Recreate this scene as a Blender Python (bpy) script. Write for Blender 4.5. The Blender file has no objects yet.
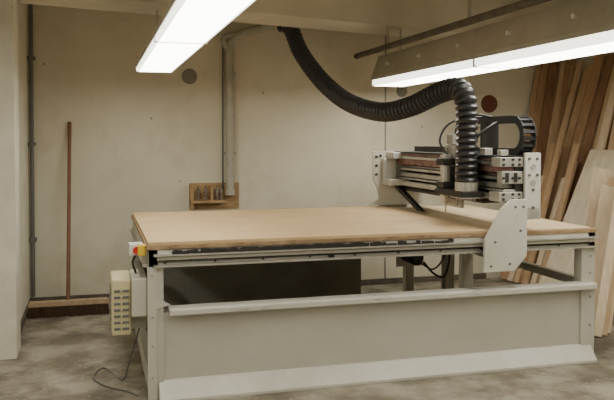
import bpy, bmesh, math, random
from mathutils import Vector, Matrix
random.seed(7)
scene = bpy.context.scene

# ------------------------------------------------------------------ materials
def mat(name, col, rough=0.6, metal=0.0, col2=None, scale=8.0, stretch=(1,1,1), bump=0.0, detail=6, lo=0.35, hi=0.65, spots=0.0, spotcol=(0.1,0.08,0.06), spotscale=6.0, spotr=0.06, stain=None, stainscale=1.2, slo=0.52, shi=0.68):
    m = bpy.data.materials.new(name); m.use_nodes = True
    nt = m.node_tree; N = nt.nodes; L = nt.links
    b = N["Principled BSDF"]
    b.inputs["Roughness"].default_value = rough
    b.inputs["Metallic"].default_value = metal
    b.inputs["Base Color"].default_value = (*col, 1)
    if col2 is not None or bump > 0:
        geo = N.new("ShaderNodeNewGeometry")
        mp = N.new("ShaderNodeMapping"); mp.inputs["Scale"].default_value = stretch
        L.new(geo.outputs["Position"], mp.inputs["Vector"])
        nz = N.new("ShaderNodeTexNoise"); nz.inputs["Scale"].default_value = scale
        nz.inputs["Detail"].default_value = detail; nz.inputs["Roughness"].default_value = 0.6
        L.new(mp.outputs["Vector"], nz.inputs["Vector"])
        if col2 is not None:
            cr = N.new("ShaderNodeValToRGB")
            cr.color_ramp.elements[0].position = lo; cr.color_ramp.elements[1].position = hi
            cr.color_ramp.elements[0].color = (*col, 1); cr.color_ramp.elements[1].color = (*col2, 1)
            L.new(nz.outputs["Fac"], cr.inputs["Fac"])
            out = cr.outputs["Color"]
            if stain is not None:
                n2 = N.new("ShaderNodeTexNoise"); n2.inputs["Scale"].default_value = stainscale
                n2.inputs["Detail"].default_value = 10; n2.inputs["Roughness"].default_value = 0.7
                L.new(geo.outputs["Position"], n2.inputs["Vector"])
                c2 = N.new("ShaderNodeMapRange"); c2.inputs[1].default_value = slo; c2.inputs[2].default_value = shi
                c2.inputs[3].default_value = 0; c2.inputs[4].default_value = 0.75
                L.new(n2.outputs["Fac"], c2.inputs[0])
                mx = N.new("ShaderNodeMixRGB"); mx.inputs["Color2"].default_value = (*stain, 1)
                L.new(c2.outputs[0], mx.inputs["Fac"]); L.new(out, mx.inputs["Color1"]); out = mx.outputs["Color"]
            if spots > 0:
                vo = N.new("ShaderNodeTexVoronoi"); vo.inputs["Scale"].default_value = spotscale
                L.new(geo.outputs["Position"], vo.inputs["Vector"])
                lt = N.new("ShaderNodeMath"); lt.operation = 'LESS_THAN'; lt.inputs[1].default_value = spotr
                L.new(vo.outputs["Distance"], lt.inputs[0])
                ml = N.new("ShaderNodeMath"); ml.operation = 'MULTIPLY'; ml.inputs[1].default_value = spots
                L.new(lt.outputs[0], ml.inputs[0])
                mx = N.new("ShaderNodeMixRGB"); mx.inputs["Color2"].default_value = (*spotcol, 1)
                L.new(ml.outputs[0], mx.inputs["Fac"]); L.new(out, mx.inputs["Color1"])
                out = mx.outputs["Color"]
            L.new(out, b.inputs["Base Color"])
        if bump > 0:
            bp = N.new("ShaderNodeBump"); bp.inputs["Strength"].default_value = bump; bp.inputs["Distance"].default_value = 0.02
            L.new(nz.outputs["Fac"], bp.inputs["Height"]); L.new(bp.outputs["Normal"], b.inputs["Normal"])
    return m

def emis(name, col, s):
    m = bpy.data.materials.new(name); m.use_nodes = True
    b = m.node_tree.nodes["Principled BSDF"]
    b.inputs["Base Color"].default_value = (*col, 1)
    b.inputs["Emission Color"].default_value = (*col, 1)
    b.inputs["Emission Strength"].default_value = s
    return m

M_wall  = mat("wall_paint", (0.66,0.615,0.49), 0.85, 0, (0.73,0.685,0.56), 1.3, bump=0.08, spots=0.6, spotcol=(0.20,0.17,0.13), spotscale=3.4, spotr=0.045, stain=(0.58,0.52,0.39), stainscale=1.6)
M_pier  = mat("pier_paint", (0.64,0.61,0.51), 0.85, 0, (0.76,0.73,0.63), 3.5, bump=0.3, spots=0.6, spotcol=(0.3,0.25,0.18), spotscale=7, spotr=0.07)
M_ceil  = mat("ceiling_paint", (0.60,0.56,0.45), 0.9, 0, (0.68,0.64,0.53), 2.0, bump=0.1)
M_floor = mat("concrete_floor", (0.18,0.155,0.115), 0.75, 0, (0.36,0.325,0.26), 3.2, bump=0.35, detail=14, lo=0.38,hi=0.60, spots=0.5, spotcol=(0.50,0.46,0.38), spotscale=11, spotr=0.12, stain=(0.10,0.083,0.06), stainscale=2.0, slo=0.49, shi=0.62)
M_base  = mat("dark_baseboard", (0.09,0.075,0.06), 0.7, 0, (0.16,0.135,0.11), 9)
M_cream = mat("machine_enamel", (0.49,0.475,0.405), 0.4, 0, (0.54,0.525,0.455), 3.0)
M_creamL= mat("machine_enamel_light", (0.56,0.545,0.475), 0.38, 0, (0.64,0.625,0.555), 5.0)
M_dirty = mat("machine_enamel_scuffed", (0.34,0.325,0.28), 0.45, 0, (0.58,0.565,0.50), 6.0, lo=0.30, hi=0.42, stretch=(1,1,4))
M_top   = mat("mdf_spoilboard", (0.57,0.40,0.215), 0.7, 0, (0.645,0.465,0.265), 2.0, stretch=(1,1.6,1), bump=0.02, stain=(0.49,0.33,0.175), stainscale=2.2, slo=0.52, shi=0.75)
M_top2  = mat("mdf_spoilboard_worn", (0.60,0.46,0.28), 0.7, 0, (0.70,0.56,0.37), 5.0)
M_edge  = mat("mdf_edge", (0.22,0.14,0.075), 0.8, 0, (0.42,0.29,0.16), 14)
M_alu   = mat("aluminium", (0.46,0.445,0.40), 0.35, 0.5, (0.58,0.56,0.51), 14)
M_steel = mat("rail_steel", (0.60,0.58,0.53), 0.25, 0.7)
M_dark  = mat("dark_metal", (0.035,0.033,0.03), 0.5, 0.3)
M_under = mat("grey_steel_and_shade", (0.27,0.26,0.225), 0.7, 0, (0.36,0.345,0.30), 4)  # grey steel parts, also the shade sheet under the table
M_red   = mat("maroon_cover", (0.14,0.045,0.035), 0.5, 0, (0.30,0.20,0.17), 30)
M_rub   = mat("black_rubber_hose", (0.035,0.035,0.037), 0.33)
M_chain = mat("cable_chain_plastic", (0.02,0.02,0.022), 0.5)
M_pipe  = mat("galvanised_pipe", (0.38,0.36,0.30), 0.5, 0.1, (0.46,0.44,0.37), 10)
M_cond  = mat("conduit_grey", (0.15,0.15,0.14), 0.55)
M_yel   = mat("yellow_plastic", (0.80,0.55,0.05), 0.4)
M_redb  = mat("red_button", (0.6,0.03,0.02), 0.4)
M_box   = mat("beige_enclosure", (0.64,0.565,0.34), 0.5)
M_white = mat("white_metal", (0.72,0.71,0.66), 0.4)
M_hous  = mat("fixture_housing", (0.42,0.39,0.32), 0.5, 0.1, (0.50,0.465,0.39), 5)
M_stick = mat("broom_handle_wood", (0.16,0.07,0.035), 0.5, 0, (0.23,0.105,0.055), 30)
M_bris  = mat("broom_bristles", (0.055,0.03,0.018), 0.9, 0, (0.13,0.07,0.04), 60, stretch=(8,1,1), bump=0.6)
M_bhead = mat("broom_head_wood", (0.42,0.30,0.18), 0.6, 0, (0.50,0.38,0.25), 20)
M_ply   = mat("rack_plywood", (0.34,0.21,0.10), 0.7, 0, (0.46,0.31,0.16), 12, stretch=(1,1,4))
M_plate = mat("cover_plate_grey", (0.24,0.225,0.19), 0.5)
M_platb = mat("cover_plate_redbrown", (0.16,0.05,0.03), 0.6)
M_rust  = mat("rusty_tools", (0.10,0.07,0.05), 0.6, 0.4, (0.3,0.25,0.2), 40)
M_lamp  = emis("fluorescent_diffuser", (1.0,0.96,0.84), 12.5)
M_lside = emis("fluorescent_diffuser_side", (1.0,0.97,0.86), 3.2)
woods = []
for i,(a,b_) in enumerate([((0.38,0.23,0.125),(0.48,0.31,0.175)), ((0.53,0.38,0.23),(0.63,0.47,0.30)),
                           ((0.22,0.12,0.065),(0.31,0.18,0.10)), ((0.66,0.53,0.37),(0.77,0.64,0.47)), ((0.45,0.30,0.17),(0.55,0.38,0.23))]):
    woods.append(mat("lumber_%d"%i, a, 0.7, 0, b_, 5, stretch=(6,6,0.7), bump=0.05))
M_pale  = mat("pale_plywood", (0.66,0.56,0.41), 0.7, 0, (0.77,0.68,0.53), 3, stretch=(4,4,0.6))

# ------------------------------------------------------------------ helpers
def link(ob, parent=None):
    scene.collection.objects.link(ob)
    if parent: ob.parent = parent
    return ob

def empty(name):
    e = bpy.data.objects.new(name, None); e.empty_display_size = 0.1
    scene.collection.objects.link(e); return e

def from_bm(name, bm, m, parent=None, smooth=False, bevel=0.0):
    me = bpy.data.meshes.new(name)
    bmesh.ops.recalc_face_normals(bm, faces=bm.faces)
    bm.to_mesh(me); bm.free()
    ms = m if isinstance(m,(list,tuple)) else [m]
    for k in ms: me.materials.append(k)
    if smooth:
        for p in me.polygons: p.use_smooth = True
    ob = bpy.data.objects.new(name, me)
    link(ob, parent)
    if bevel > 0:
        md = ob.modifiers.new("bevel","BEVEL"); md.width = bevel; md.segments = 2; md.limit_method='ANGLE'
    return ob

def add_box(bm, x0,x1,y0,y1,z0,z1, mi=0):
    vs = [bm.verts.new((x,y,z)) for z in (z0,z1) for y in (y0,y1) for x in (x0,x1)]
    for f in [(0,1,3,2),(4,6,7,5),(0,4,5,1),(2,3,7,6),(0,2,6,4),(1,5,7,3)]:
        fc = bm.faces.new([vs[i] for i in f]); fc.material_index = mi

def box(name, x0,x1,y0,y1,z0,z1, m, parent=None, bevel=0.0):
    bm = bmesh.new(); add_box(bm, x0,x1,y0,y1,z0,z1)
    return from_bm(name, bm, m, parent, bevel=bevel)

def boxes(name, lst, m, parent=None, bevel=0.0):
    bm = bmesh.new()
    for b in lst: add_box(bm, *b)
    return from_bm(name, bm, m, parent, bevel=bevel)

def prism(name, pts, axis, a0, a1, m, parent=None, bevel=0.0, mis=None):
    bm = bmesh.new()
    def mk(p,a):
        return {'X':(a,p[0],p[1]),'Y':(p[0],a,p[1]),'Z':(p[0],p[1],a)}[axis]
    A = [bm.verts.new(mk(p,a0)) for p in pts]; B = [bm.verts.new(mk(p,a1)) for p in pts]
    f1=bm.faces.new(A); f2=bm.faces.new(B[::-1]); n=len(pts)
    if mis: f1.material_index=1; f2.material_index=1
    for i in range(n):
        f=bm.faces.new((A[i],A[(i+1)%n],B[(i+1)%n],B[i]))
        if mis: f.material_index=mis[i]
    return from_bm(name, bm, m, parent, bevel=bevel)

def cyl_bm(bm, p0, p1, r, seg=20, r2=None, mi=0):
    p0=Vector(p0); p1=Vector(p1); d=(p1-p0); r2 = r if r2 is None else r2
    q = d.to_track_quat('Z','Y')
    A=[];B=[]
    for i in range(seg):
        a=2*math.pi*i/seg
        o=q@Vector((math.cos(a),math.sin(a),0))
        A.append(bm.verts.new(p0+o*r)); B.append(bm.verts.new(p1+o*r2))
    bm.faces.new(A[::-1]).material_index=mi; bm.faces.new(B).material_index=mi
    for i in range(seg):
        bm.faces.new((A[i],A[(i+1)%seg],B[(i+1)%seg],B[i])).material_index=mi

def cyls(name, lst, m, parent=None, seg=20, bevel=0.0):
    bm=bmesh.new()
    for c in lst: cyl_bm(bm, *c[:3], seg=seg, r2=(c[3] if len(c)>3 else None))
    return from_bm(name,bm,m,parent,bevel=bevel)

def catmull(pts, n=12):
    P=[Vector(p) for p in pts]; P=[P[0]*2-P[1]]+P+[P[-1]*2-P[-2]]
    out=[]
    for i in range(1,len(P)-2):
        for k in range(n):
            t=k/n; a,b,c,d=P[i-1],P[i],P[i+1],P[i+2]
            out.append(0.5*((2*b)+(c-a)*t+(2*a-5*b+4*c-d)*t*t+(3*b-a-3*c+d)*t**3))
    out.append(P[-2]); return out

def resample(path, step):
    out=[path[0].copy()]; acc=0
    for a,b in zip(path,path[1:]):
        L=(b-a).length
        if L==0: continue
        pos=step-acc
        while pos<=L:
            out.append(a.lerp(b,pos/L)); pos+=step
        acc=L-(pos-step)
    out.append(path[-1].copy())
    return out

def sweep(name, path, rf, m, parent=None, seg=20, smooth=True):
    bm=bmesh.new(); n=len(path); rings=[]
    t=(path[1]-path[0]).normalized()
    nrm=t.orthogonal().normalized()
    for i,p in enumerate(path):
        tn=(path[min(i+1,n-1)]-path[max(i-1,0)]).normalized()
        nrm=(nrm-tn*nrm.dot(tn)).normalized(); bn=tn.cross(nrm)
        r=rf(i)
        rings.append([bm.verts.new(p+(nrm*math.cos(2*math.pi*k/seg)+bn*math.sin(2*math.pi*k/seg))*r) for k in range(seg)])
    for a,b in zip(rings,rings[1:]):
        for k in range(seg): bm.faces.new((a[k],a[(k+1)%seg],b[(k+1)%seg],b[k]))
    bm.faces.new(rings[0][::-1]); bm.faces.new(rings[-1])
    return from_bm(name,bm,m,parent,smooth=smooth)

def tube(name, pts, r, m, parent=None, seg=12, n=10):
    return sweep(name, catmull(pts,n), lambda i:r, m, parent, seg)

# ------------------------------------------------------------------ room
YB=7.5; XR=5.3; XL=-0.60; XP=-0.545; YP=5.66; ZC=3.0
box("floor", -3.2, XR+0.12, -2.2, YB+0.12, -0.12, 0, M_floor)
box("ceiling", -3.2, XR+0.12, -2.2, YB+0.12, ZC, ZC+0.12, M_ceil)
box("wall_back", XL-0.12, XR+0.12, YB, YB+0.12, 0, ZC, M_wall)
box("wall_left", XL-0.4, XL, YP+0.3, YB, 0, ZC, M_pier)
box("wall_left_pier", -3.2, XP, YP, YP+0.3, 0, ZC, M_pier)
box("wall_left_near", -3.2, -3.08, -2.2, YP, 0, ZC, M_wall)
box("wall_right", XR, XR+0.12, -2.2, YB, 0, ZC, M_wall)
box("wall_front", -3.08, XR, -2.2, -2.08, 0, ZC, M_wall)
box("baseboard_back", XL, 4.2, YB-0.02, YB, 0, 0.06, M_base)
box("baseboard_left", XL, XL+0.02, YP+0.3, YB-0.02, 0, 0.06, M_base)
box("trim_1", 2.985, 3.0, YB-0.006, YB, 0, ZC, M_plate)
box("trim_2", 1.235, 1.243, YB-0.004, YB, 0, ZC, M_ceil)

bm=bmesh.new()
pts=[(-0.545,6.26),(3.9,7.49),(5.29,7.49),(5.29,7.25),(4.2,7.0),(-0.545,5.68)]
A=[bm.verts.new((x,y,2.62)) for x,y in pts]; B=[bm.verts.new((x,y,ZC)) for x,y in pts]
bm.faces.new(A); bm.faces.new(B[::-1])
for i in range(len(pts)): bm.faces.new((A[i],A[(i+1)%len(pts)],B[(i+1)%len(pts)],B[i]))
from_bm("ceiling_beam",bm,M_ceil)

# ------------------------------------------------------------------ fluorescent fixtures (wrap-around diffusers)
def fixture(x0,x1,y0,y1,z,h,npan,bolts=False,wrap=0.03):
    p=empty("fluorescent_light")
    ins=0.07
    prism("housing",[(x0-0.006,z),(x0-0.006,z+0.03),(x0+ins,z+h),(x1-ins,z+h),(x1+0.006,z+0.03),(x1+0.006,z)],'Y',y0-0.01,y1+0.01,M_hous,p)
    L=(y1-y0)/npan
    for i in range(npan):
        a=y0+i*L+0.012; b=y0+(i+1)*L-0.012
        prism("diffuser_%d"%(i+1),[(x0,z-0.001),(x0,z-wrap*0.7),(x0+0.02,z-wrap),(x1-0.02,z-wrap),(x1,z-wrap*0.7),(x1,z-0.001)],'Y',a,b,[M_lamp,M_lside],p,mis=[1,1,0,1,1,1])
    fr=[]
    for i in range(npan+1):
        yy=y0+i*L; fr.append((x0-0.004,x1+0.004,yy-0.012,yy+0.012,z-wrap-0.003,z+0.01))
    boxes("frame",fr,M_white,p)
    cyls("hangers",[(((x0+x1)/2,y,z+h-0.01),((x0+x1)/2,y,ZC),0.008) for y in (y0+0.3,y1-0.3)],M_hous,p,seg=8)
    if bolts:
        ls=[]; k=y0+0.2
        while k<y1:
            ls.append(((x0+0.0,k,z+0.13),(x0+0.05,k,z+0.13),0.016)); k+=0.72
        cyls("knockouts",ls,M_white,p,seg=12)
    return p
fixture(0.345,0.65,2.45,6.55,2.165,0.10,2)
fixture(2.66,3.01,2.85,7.02,2.145,0.24,2,True,wrap=0.058)
fixture(-1.9,-1.55,0.6,4.6,2.45,0.12,2)  # out of view, added to bring light to the left side
fixture(1.2,1.55,-1.6,1.6,2.6,0.12,2)  # out of view near the camera, added as fill light
fixture(3.95,4.30,0.6,4.3,2.5,0.12,2)  # out of view, added as side lighting from the right
p=empty("housing_shadow_line")  # added dark bar, draws the shadow along the housing's top edge
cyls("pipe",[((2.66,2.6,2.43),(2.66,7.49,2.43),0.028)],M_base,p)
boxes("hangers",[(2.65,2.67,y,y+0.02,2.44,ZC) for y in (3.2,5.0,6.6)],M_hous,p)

# ------------------------------------------------------------------ conduit in corner
p=empty("electrical_conduit")
cyls("pipe",[((XL+0.035,7.45,0.08),(XL+0.035,7.45,ZC),0.018)],M_cond,p)
boxes("clips",[(XL+0.0,XL+0.07,7.43,7.5,z,z+0.03) for z in (0.6,1.5,2.3)],M_cond,p)

# ------------------------------------------------------------------ wall plates
def plate(X,Z,r,m):
    p=empty("wall_cover_plate")
    cyls("disc",[((X,YB,Z),(X,YB-0.02,Z),r,r*0.94)],m,p,seg=32)
    cyls("screws",[((X+dx,YB-0.018,Z),(X+dx,YB-0.026,Z),r*0.09) for dx in (-r*0.6,r*0.6)],M_steel,p,seg=10)
plate(0.91,2.18,0.075,M_plate); plate(3.18,2.07,0.06,M_plate); plate(4.23,1.95,0.10,M_platb)

# ------------------------------------------------------------------ broom
p=empty("push_broom")
bx=-0.237
cyls("handle",[((bx,6.93,0.11),(bx+0.009,7.475,1.72),0.017)],M_stick,p,seg=14)
prism("head",[(bx-0.33,0.095),(bx-0.33,0.125),(bx-0.31,0.14),(bx+0.33,0.14),(bx+0.35,0.125),(bx+0.35,0.095)],'Y',6.88,6.95,M_bhead,p,bevel=0.004)
bm=bmesh.new()
for i in range(68):
    for j in range(3):
        x=bx-0.325+i*0.0099; y=6.885+j*0.021+random.uniform(-0.003,0.003)
        cyl_bm(bm,(x,y,0.097),(x+random.uniform(-0.008,0.012),y+random.uniform(-0.02,0.02),0.002),0.0052,seg=5,r2=0.007)
from_bm("bristles",bm,M_bris,p)

# ------------------------------------------------------------------ dust pipe on wall
p=empty("dust_extraction_pipe")
px,py=1.30,7.42
tube("riser",[(px,py,1.0),(px,py,1.7),(px,py,2.42),(px+0.03,py-0.005,2.54),(px+0.14,py-0.02,2.62),(px+0.32,py-0.06,2.67),(1.66,7.33,2.70)],0.042,M_pipe,p,seg=20)
tube("branch",[(px,py,2.42),(px-0.06,py,2.53),(px-0.02,py,2.585),(px+0.12,py-0.01,2.60)],0.03,M_pipe,p,seg=16)
cyls("collars",[((px,py,z),(px,py,z+0.05),0.05) for z in (1.0,1.75,2.36)]+[((1.60,7.34,2.695),(1.72,7.30,2.70),0.062)],M_pipe,p)
boxes("straps",[(px-0.06,px+0.06,py,YB-0.001,z,z+0.03) for z in (1.4,2.2)],M_pipe,p)
tube("drop_cable",[(px-0.065,7.47,1.05),(px-0.065,7.47,1.8),(px-0.06,7.47,2.5)],0.008,M_cond,p,seg=8)

# ------------------------------------------------------------------ corrugated hose
raw=[(1.775,7.29,2.705),(1.87,7.22,2.66),(1.93,7.04,2.40),(2.04,6.69,2.10),(2.14,6.24,1.885),(2.27,5.79,1.785),(2.38,5.45,1.815),(2.46,5.12,1.90),(2.50,4.92,1.925),(2.515,4.80,1.86),(2.52,4.775,1.70),(2.52,4.775,1.50),(2.52,4.775,1.23)]
path=resample(catmull(raw,40),0.0115)
prof=[0.056,0.074,0.082,0.074]
p=empty("corrugated_dust_hose")
sweep("hose",path,lambda i:prof[i%4],M_rub,p,seg=28,smooth=False)
cyls("clamp",[((2.52,4.775,1.20),(2.52,4.775,1.26),0.082)],M_steel,p,seg=28)

# ------------------------------------------------------------------ tool rack on wall
p=empty("wall_tool_rack")
box("backboard",0.90,1.40,YB-0.02,YB-0.001,0.86,1.12,M_ply,p)
boxes("shelf",[(0.90,1.24,7.34,YB-0.02,0.93,0.955),(0.90,0.93,7.36,YB-0.02,0.86,1.10),(1.10,1.125,7.38,YB-0.02,0.955,1.09)],M_ply,p)
tl=[]
for x in (0.98,1.05,1.165,1.205):
    tl+= [((x,7.40,0.957),(x,7.40,1.03),0.017),((x,7.40,1.03),(x,7.40,1.07),0.026,0.012),((x,7.40,1.07),(x,7.40,1.10),0.008)]
cyls("router_bits",tl,M_rust,p,seg=12)

# ------------------------------------------------------------------ CNC router
R=empty("cnc_router_table")
x0,x1,yf,yb=0.30,3.40,4.53,6.40
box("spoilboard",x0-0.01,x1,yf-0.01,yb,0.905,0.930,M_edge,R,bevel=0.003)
box("top_sheet",x0,2.53,yf-0.005,yb-0.02,0.930,0.950,M_top,R,bevel=0.003)
box("top_sheet_far",2.536,x1-0.02,yf+0.02,yb-0.02,0.930,0.938,M_top2,R,bevel=0.003)
boxes("top_frame",[(x0,x1,yf,yf+0.06,0.80,0.905),(x0,x1,yb-0.08,yb,0.80,0.905),(x0,x0+0.06,yf,yb,0.80,0.905),(x1-0.06,x1,yf,yb,0.80,0.905)],M_creamL,R,bevel=0.004)
boxes("cross_beams",[(x,x+0.06,yf+0.06,yb-0.08,0.82,0.90) for x in (0.9,1.5,2.1,2.7)],M_cream,R)
boxes("front_rail_ledge",[(x0+0.03,x1,yf-0.045,yf,0.868,0.878),(x0+0.03,x1,yf-0.03,yf,0.80,0.812)],M_alu,R)
box("front_linear_rail",x0+0.05,x1-0.02,yf-0.03,yf,0.843,0.862,M_steel,R)
bm=bmesh.new()
x=x0+0.06
while x<x1-0.05:
    add_box(bm,x,x+0.006,yf-0.022,yf-0.002,0.829,0.842); x+=0.012
from_bm("gear_rack",bm,M_dark,R)
bm=bmesh.new()
for i in range(260):
    xx=random.gauss(1.15,0.42)
    if xx<0.42 or xx>2.3: continue
    w=random.uniform(0.01,0.06); h=random.uniform(0.008,0.026)
    yy=yf-0.044+random.uniform(0,0.016)
    add_box(bm,xx,xx+w,yy,yy+0.02,0.878,0.878+h)
from_bm("chips_and_grime",bm,M_dark,R)
cyls("front_bolts",[((xx,yf-0.008,0.824),(xx,yf+0.01,0.824),0.007) for xx in [0.4+0.3*i for i in range(10)]]+[((1.44,yf-0.012,0.822),(1.44,yf,0.822),0.02)],M_dark,R,seg=10)
boxes("front_posts",[(x0,x0+0.09,yf,yf+0.09,0,0.80),(x1-0.11,x1,yf,yf+0.09,0,0.80)],M_cream,R,bevel=0.004)
boxes("rear_legs",[(x0,x0+0.09,yb-0.1,yb,0,0.80),(x1-0.1,x1,yb-0.1,yb,0,0.80)],M_cream,R,bevel=0.004)
boxes("inner_legs",[(2.72,2.80,5.5,5.58,0,0.82),(2.72,2.80,yb-0.1,yb-0.02,0,0.80)],M_cream,R,bevel=0.004)
boxes("side_rails",[(x0,x0+0.06,yf+0.09,yb-0.1,0.03,0.14),(x0,x0+0.05,yf+0.09,yb-0.1,0.50,0.56),(x1-0.06,x1,yf+0.09,yb-0.1,0.03,0.14),(x1-0.05,x1,yf+0.09,yb-0.1,0.50,0.56)],M_cream,R,bevel=0.003)
prism("side_brace",[(yf+0.09,0.56),(yf+0.09,0.48),(yb-0.1,0.10),(yb-0.1,0.18)],'X',x0+0.005,x0+0.035,M_cream,R)
box("front_panel",x0+0.085,x1-0.005,yf+0.02,yf+0.04,0.08,0.52,M_cream,R)
prism("panel_lip",[(yf+0.05,0.555),(yf-0.04,0.555),(yf-0.055,0.545),(yf-0.055,0.515),(yf-0.045,0.510),(yf-0.03,0.530),(yf+0.05,0.530)],'X',x0+0.12,x1-0.02,M_dirty,R,bevel=0.003)
prism("kick_flange",[(yf+0.03,0.115),(yf+0.005,0.112),(yf-0.075,0.02),(yf-0.075,0.0),(yf+0.03,0.0)],'X',x0+0.06,x1-0.03,M_creamL,R,bevel=0.003)
prism("corner_gusset",[(x0-0.005,0.80),(x0-0.005,0.0),(x0+0.05,0.0),(x0+0.05,0.55),(x0+0.13,0.57),(x0+0.05,0.62),(x0+0.05,0.80)],'Y',yf-0.012,yf-0.001,M_cream,R,bevel=0.002)
cyls("gusset_bolts",[((x0+0.022,yf-0.018,z),(x0+0.022,yf-0.012,z),0.007) for z in (0.14,0.33,0.50,0.75)]+[((x1-0.04,yf-0.006,z),(x1-0.04,yf+0.02,z),0.01) for z in (0.25,0.45,0.62,0.74)],M_under,R,seg=10)
box("rear_shade_panel",x0+0.09,2.30,yb-0.06,yb-0.04,0.12,0.74,M_under,R)  # dark sheet standing in for the deep shade under the table
boxes("rear_stretcher",[(x0+0.09,x1-0.1,yb-0.09,yb-0.03,0.50,0.57),(x0+0.09,x1-0.1,yb-0.09,yb-0.03,0.08,0.15)],M_cream,R)
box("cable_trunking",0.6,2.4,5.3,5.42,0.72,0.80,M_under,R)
p_=[((2.22,4.95,0.71),(2.22,5.12,0.71),0.055),((2.22,4.93,0.71),(2.22,4.95,0.71),0.042),((2.10,5.0,0.75),(2.15,5.0,0.75),0.03)]
cyls("drive_motor",p_,M_dark,R,seg=24)
box("motor_bracket",2.14,2.34,5.12,5.14,0.62,0.82,M_alu,R)
tube("motor_cable",[(2.27,4.95,0.68),(2.33,4.9,0.60),(2.42,4.92,0.57),(2.5,5.0,0.66),(2.55,5.1,0.78)],0.008,M_dark,R)
tube("motor_cable_loop",[(2.22,4.92,0.69),(2.30,4.85,0.64),(2.40,4.88,0.72),(2.45,5.0,0.8)],0.006,M_dark,R)
# control boxes
box("vfd_enclosure",0.09,0.205,4.62,4.95,0.38,0.72,M_box,R,bevel=0.012)
bm=bmesh.new()
for i in range(7):
    z=0.415+i*0.038
    add_box(bm,0.104,0.142,4.612,4.625,z,z+0.014); add_box(bm,0.153,0.192,4.612,4.625,z,z+0.014)
from_bm("vfd_louvers",bm,M_cond,R)
bm=bmesh.new()
for i in range(6):
    z=0.42+i*0.042
    add_box(bm,0.082,0.093,4.66,4.91,z,z+0.016)
from_bm("vfd_side_louvers",bm,M_under,R)
box("switch_cabinet",0.205,0.30,4.56,4.90,0.50,0.73,M_cream,R,bevel=0.008)
box("vfd_bracket",0.20,0.30,4.7,4.9,0.40,0.50,M_cream,R)
box("estop_box",0.195,0.28,4.66,4.76,0.855,0.925,M_white,R,bevel=0.006)
cyls("estop_button",[((0.238,4.66,0.89),(0.238,4.635,0.89),0.012),((0.238,4.635,0.89),(0.238,4.618,0.89),0.022)],M_redb,R)
box("estop_cover",0.245,0.292,4.60,4.655,0.86,0.925,M_yel,R,bevel=0.004)
tube("estop_cable",[(0.24,4.72,0.855),(0.22,4.74,0.80),(0.24,4.75,0.73)],0.007,M_dark,R)
boxes("side_ledge",[(x0-0.03,x0,yf+0.02,yb,0.80,0.815)],M_alu,R)

# ------ gantry
gz0,gz1=1.13,1.45
gy0,gy1=4.50,6.34
def gplate(nm,ya,yb_):
    prism(nm,[(2.47,0.68),(2.70,0.68),(2.79,0.78),(2.79,1.16),(2.67,1.16),(2.60,1.10),(2.48,0.90)],'Y',ya,yb_,M_creamL,R,bevel=0.003)
gplate("gantry_foot_front",4.43,4.455)
gplate("gantry_foot_rear",6.43,6.455)
prism("gantry_end_front",[(2.79,1.02),(2.91,1.02),(2.91,1.47),(2.79,1.47)],'Y',4.458,4.482,M_creamL,R,bevel=0.003)
prism("gantry_end_rear",[(2.42,1.20),(2.46,1.12),(2.48,1.02),(2.36,0.96),(2.91,0.96),(2.91,1.45),(2.42,1.45)],'Y',6.36,6.38,M_cream,R,bevel=0.003)
cyls("rear_plate_bolts",[((2.45,6.36,z),(2.45,6.345,z),0.012) for z in (1.24,1.32,1.40)]+[((2.49,6.36,1.41),(2.49,6.345,1.41),0.012)],M_dark,R,seg=10)
boxes("gantry_foot_blocks",[(2.49,2.68,4.455,4.50,0.84,0.895),(2.67,2.90,4.455,4.482,1.02,1.10),(2.55,2.9,6.38,6.43,0.96,1.16)],M_alu,R)
cyls("gantry_bolts",[((x,4.445,z),(x,4.422,z),0.008) for x,z in ((2.52,0.72),(2.66,0.73),(2.74,0.95),(2.70,1.11),(2.76,1.11),(2.55,0.88))]
     +[((x,4.46,z),(x,4.448,z),0.010) for x,z in ((2.82,1.43),(2.88,1.43),(2.82,1.32),(2.88,1.32),(2.85,1.22),(2.85,1.10))],M_cond,R,seg=10)
cyls("end_plate_hole_bosses",[((2.85,4.459,z),(2.85,4.452,z),0.02) for z in (1.375,1.27)],M_alu,R,seg=20)
prism("gantry_beam",[(2.70,gz0),(2.88,gz0),(2.88,gz1),(2.70,gz1),(2.70,1.40),(2.74,1.39),(2.74,1.21),(2.70,1.19)],'Y',gy0,gy1,M_dark,R)
boxes("gantry_extrusions",[(2.63,2.70,gy0,gy1,1.385,1.41),(2.62,2.70,gy0,gy1,1.15,1.19),(2.65,2.74,gy0,gy1,1.285,1.305),(2.65,2.74,gy0,gy1,1.205,1.22)],M_steel,R,bevel=0.003)
box("gantry_red_cover",2.65,2.74,gy0+0.02,gy1,1.335,1.38,M_red,R)
box("gantry_red_cover_upper",2.64,2.72,gy0+0.02,gy1,1.413,1.432,M_red,R)
box("gantry_red_cover_lower",2.67,2.74,gy0+0.05,gy1,1.228,1.262,M_alu,R)
box("gantry_top_strip",2.62,2.72,gy0+0.05,gy1,1.434,1.450,M_dark,R)
box("gantry_underside_wire_tray",2.66,2.80,gy0+0.3,gy1,1.105,1.13,M_dark,R)
cyls("ball_screw",[((2.70,gy0,1.318),(2.70,gy1,1.318),0.012)],M_steel,R,seg=14)
boxes("rail_end_blocks",[(2.615,2.79,4.485,4.60,1.375,1.44),(2.61,2.79,4.485,4.62,1.14,1.205),(2.63,2.79,4.485,4.55,1.26,1.345),
                         (2.55,2.70,6.20,6.35,1.385,1.44),(2.50,2.70,6.15,6.35,1.15,1.205),(2.50,2.62,6.30,6.35,1.20,1.385)],M_alu,R,bevel=0.004)
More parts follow.
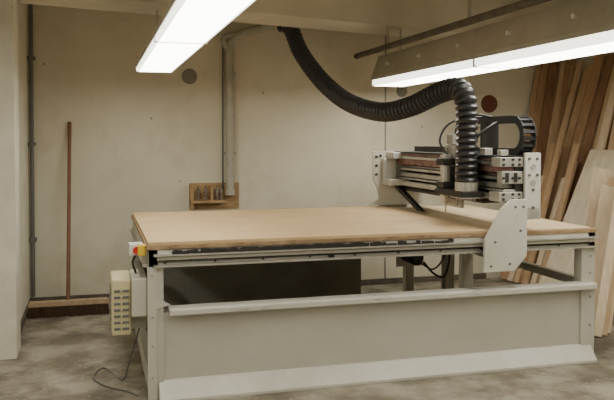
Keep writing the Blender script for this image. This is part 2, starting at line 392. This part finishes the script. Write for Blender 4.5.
cyls("end_block_bolts",[((2.64+dx,4.487,z),(2.64+dx,4.475,z),0.009) for dx in (0,0.07,0.12) for z in (1.39,1.425,1.157,1.19,1.30)],M_dark,R,seg=8)
boxes("end_block_gaps",[(2.655,2.68,4.48,4.49,1.27,1.335),(2.72,2.745,4.48,4.49,1.27,1.335)],M_dark,R)
prism("rear_foot_brace",[(5.75,0.955),(5.85,0.955),(6.33,1.12),(6.33,1.16)],'X',2.62,2.66,M_dark,R)
# head carriage
boxes("head_carriage",[(2.585,2.612,4.80,5.20,1.12,1.47),(2.555,2.585,4.93,5.18,1.06,1.52)],M_alu,R,bevel=0.004)
boxes("head_bearing_blocks",[(2.60,2.64,y,y+0.10,z,z+0.055) for y in (4.82,5.08) for z in (1.145,1.38)],M_dark,R)
boxes("z_slides",[(2.535,2.556,y,y+0.022,1.08,1.50) for y in (4.96,5.13)],M_steel,R)
boxes("head_dark_gaps",[(2.550,2.557,4.99,5.12,1.12,1.36)],M_dark,R)
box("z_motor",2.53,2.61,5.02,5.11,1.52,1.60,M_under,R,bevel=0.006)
cyls("spindle",[((2.50,5.06,1.13),(2.50,5.06,1.45),0.040),((2.50,5.06,1.09),(2.50,5.06,1.13),0.02,0.035),((2.50,5.06,1.02),(2.50,5.06,1.09),0.006)],M_steel,R,seg=24)
boxes("spindle_clamp",[(2.45,2.56,5.0,5.12,1.20,1.25),(2.45,2.56,5.0,5.12,1.37,1.42)],M_dark,R,bevel=0.005)
prism("dust_shoe",[(2.44,4.69),(2.60,4.69),(2.60,5.0),(2.56,5.13),(2.44,5.13)],'Z',1.155,1.20,M_dark,R,bevel=0.006)
boxes("dust_shoe_ring",[(2.435,2.605,4.685,4.86,1.148,1.156)],M_steel,R)
tube("head_cable_a",[(2.57,5.05,1.60),(2.60,5.04,1.70),(2.70,4.97,1.74),(2.80,4.9,1.72)],0.009,M_dark,R)
tube("head_cable_b",[(2.53,5.05,1.42),(2.48,5.12,1.55),(2.58,5.12,1.69),(2.80,4.98,1.73)],0.008,M_dark,R)
tube("head_cable_c",[(2.60,4.86,1.46),(2.62,4.80,1.58),(2.72,4.78,1.66),(2.80,4.82,1.69)],0.009,M_dark,R)
boxes("chain_bracket",[(2.76,2.89,4.98,5.02,1.45,1.69),(2.60,2.89,4.98,5.02,1.45,1.475)],M_dark,R)
boxes("gantry_front_knobs",[(2.60,2.66,4.66,4.74,1.45,1.50),(2.64,2.70,4.52,4.57,1.45,1.49)],M_alu,R,bevel=0.004)
cy,cz,cr=4.60,1.585,0.115
cp=[Vector((0,5.10-0.045*i,cz+cr)) for i in range(12)]
for i in range(1,10):
    a=math.pi/2+math.pi*i/9
    cp.append(Vector((0,cy+cr*math.cos(a),cz+cr*math.sin(a))))
cp+= [Vector((0,cy+0.045*i,cz-cr)) for i in range(1,38)]
cp=resample(cp,0.045)
bm=bmesh.new()
for a,b in zip(cp,cp[1:]):
    t=(b-a)
    if t.length<0.02: continue
    t.normalize(); n=Vector((0,-t.z,t.y)); c=(a+b)/2
    for xa,xb,h,l in ((2.78,2.79,0.026,0.022),(2.87,2.88,0.026,0.022),(2.79,2.87,0.020,0.010)):
        vs=[]
        for xx in (xa,xb):
            for sx,sy in ((-1,-1),(1,-1),(1,1),(-1,1)):
                q=c+t*(sx*l)+n*(sy*h); vs.append(bm.verts.new((xx,q.y,q.z)))
        for f in [(0,1,2,3),(7,6,5,4),(0,4,5,1),(1,5,6,2),(2,6,7,3),(3,7,4,0)]: bm.faces.new([vs[i] for i in f])
from_bm("cable_chain",bm,M_chain,R)

# ------------------------------------------------------------------ floor cable
p=empty("power_cable")
tube("cord",[(0.26,4.75,0.39),(0.20,4.85,0.15),(0.16,4.95,0.008),(0.05,5.25,0.007),(-0.02,5.05,0.007),(0.06,4.85,0.007),(0.18,4.72,0.007),(0.24,4.62,0.007)],0.005,M_cond,p)

# ------------------------------------------------------------------ lumber
def board(bm, foot, top, wdir, w, t, mi):
    f=Vector(foot); tp=Vector(top); ax=(tp-f).normalized(); wd=Vector(wdir); wd=(wd-ax*wd.dot(ax)).normalized(); nd=ax.cross(wd)
    vs=[]
    for c in (f,tp):
        for a,b in ((-1,-1),(1,-1),(1,1),(-1,1)):
            vs.append(bm.verts.new(c+wd*(a*w/2)+nd*(b*t/2)))
    for q in [(0,1,2,3),(7,6,5,4),(0,4,5,1),(1,5,6,2),(2,6,7,3),(3,7,4,0)]:
        bm.faces.new([vs[i] for i in q]).material_index=mi
bm=bmesh.new()
for k,(fx,tx,H,w,mi) in enumerate([(4.32,4.86,2.42,0.09,4),(4.40,4.92,2.48,0.11,0),(4.52,5.00,2.50,0.12,2),(4.60,5.12,2.42,0.12,1),(4.72,5.17,2.50,0.11,0),(4.86,5.20,2.38,0.12,4)]):
    board(bm,(fx,7.30-0.03*k,0.02),(tx,7.46-0.03*k,H),(1,0,0),w,0.025,mi)
y=7.18; i=0
cols=[1,4,0,3,2,0,1,4,3,1,0,4,1,2,3,4,1,0,3]
while y>5.1:
    w=random.uniform(0.07,0.15)
    fx=random.uniform(4.46,4.74); H=random.uniform(2.1,2.5)
    tx=5.24-random.uniform(0,0.08)
    board(bm,(fx,y-w/2,0.015),(tx,y-w/2+random.uniform(-0.10,0.08),H),(0,1,0),w,0.025,cols[i%len(cols)])
    y-=w*0.80; i+=1
for k in range(7):
    yy=7.22-k*0.10
    board(bm,(4.34+0.02*(k%3),yy,0.015),(4.76+0.05*(k%2),yy+0.03,1.15+0.18*(k%4)),(0,1,0),0.085,0.022,[3,1,0,4,3,1,4][k])
from_bm("lumber_stack",bm,woods)
bm=bmesh.new()
board(bm,(4.20,5.98,0.02),(4.82,5.98,1.45),(0,1,0),1.05,0.018,0)
from_bm("plywood_sheet",bm,M_pale)
bm=bmesh.new()
for k,(fx,fy,w,mi) in enumerate([(3.79,5.02,0.07,3),(3.86,5.05,0.08,1),(3.93,5.10,0.08,3),(3.90,5.30,0.12,3),(4.02,5.36,0.12,4),(3.98,5.5,0.15,3)]):
    board(bm,(fx,fy,0.012),(fx+0.30,fy+0.12,1.16+0.07*(k%3)),(1,-0.3,0),w,0.022,mi)
from_bm("leaning_boards",bm,woods)

# ------------------------------------------------------------------ world and camera
w=bpy.data.worlds.new("world"); scene.world=w; w.use_nodes=True
bg=w.node_tree.nodes["Background"]; bg.inputs[0].default_value=(1.0,0.95,0.85,1); bg.inputs[1].default_value=0.4
cam=bpy.data.cameras.new("camera"); co=bpy.data.objects.new("camera",cam); scene.collection.objects.link(co)
co.location=(0,0,1.57); co.rotation_euler=(math.radians(88.5),0,math.radians(-15.8))
cam.sensor_width=36; cam.lens=43.97; cam.shift_y=-0.069
scene.camera=co
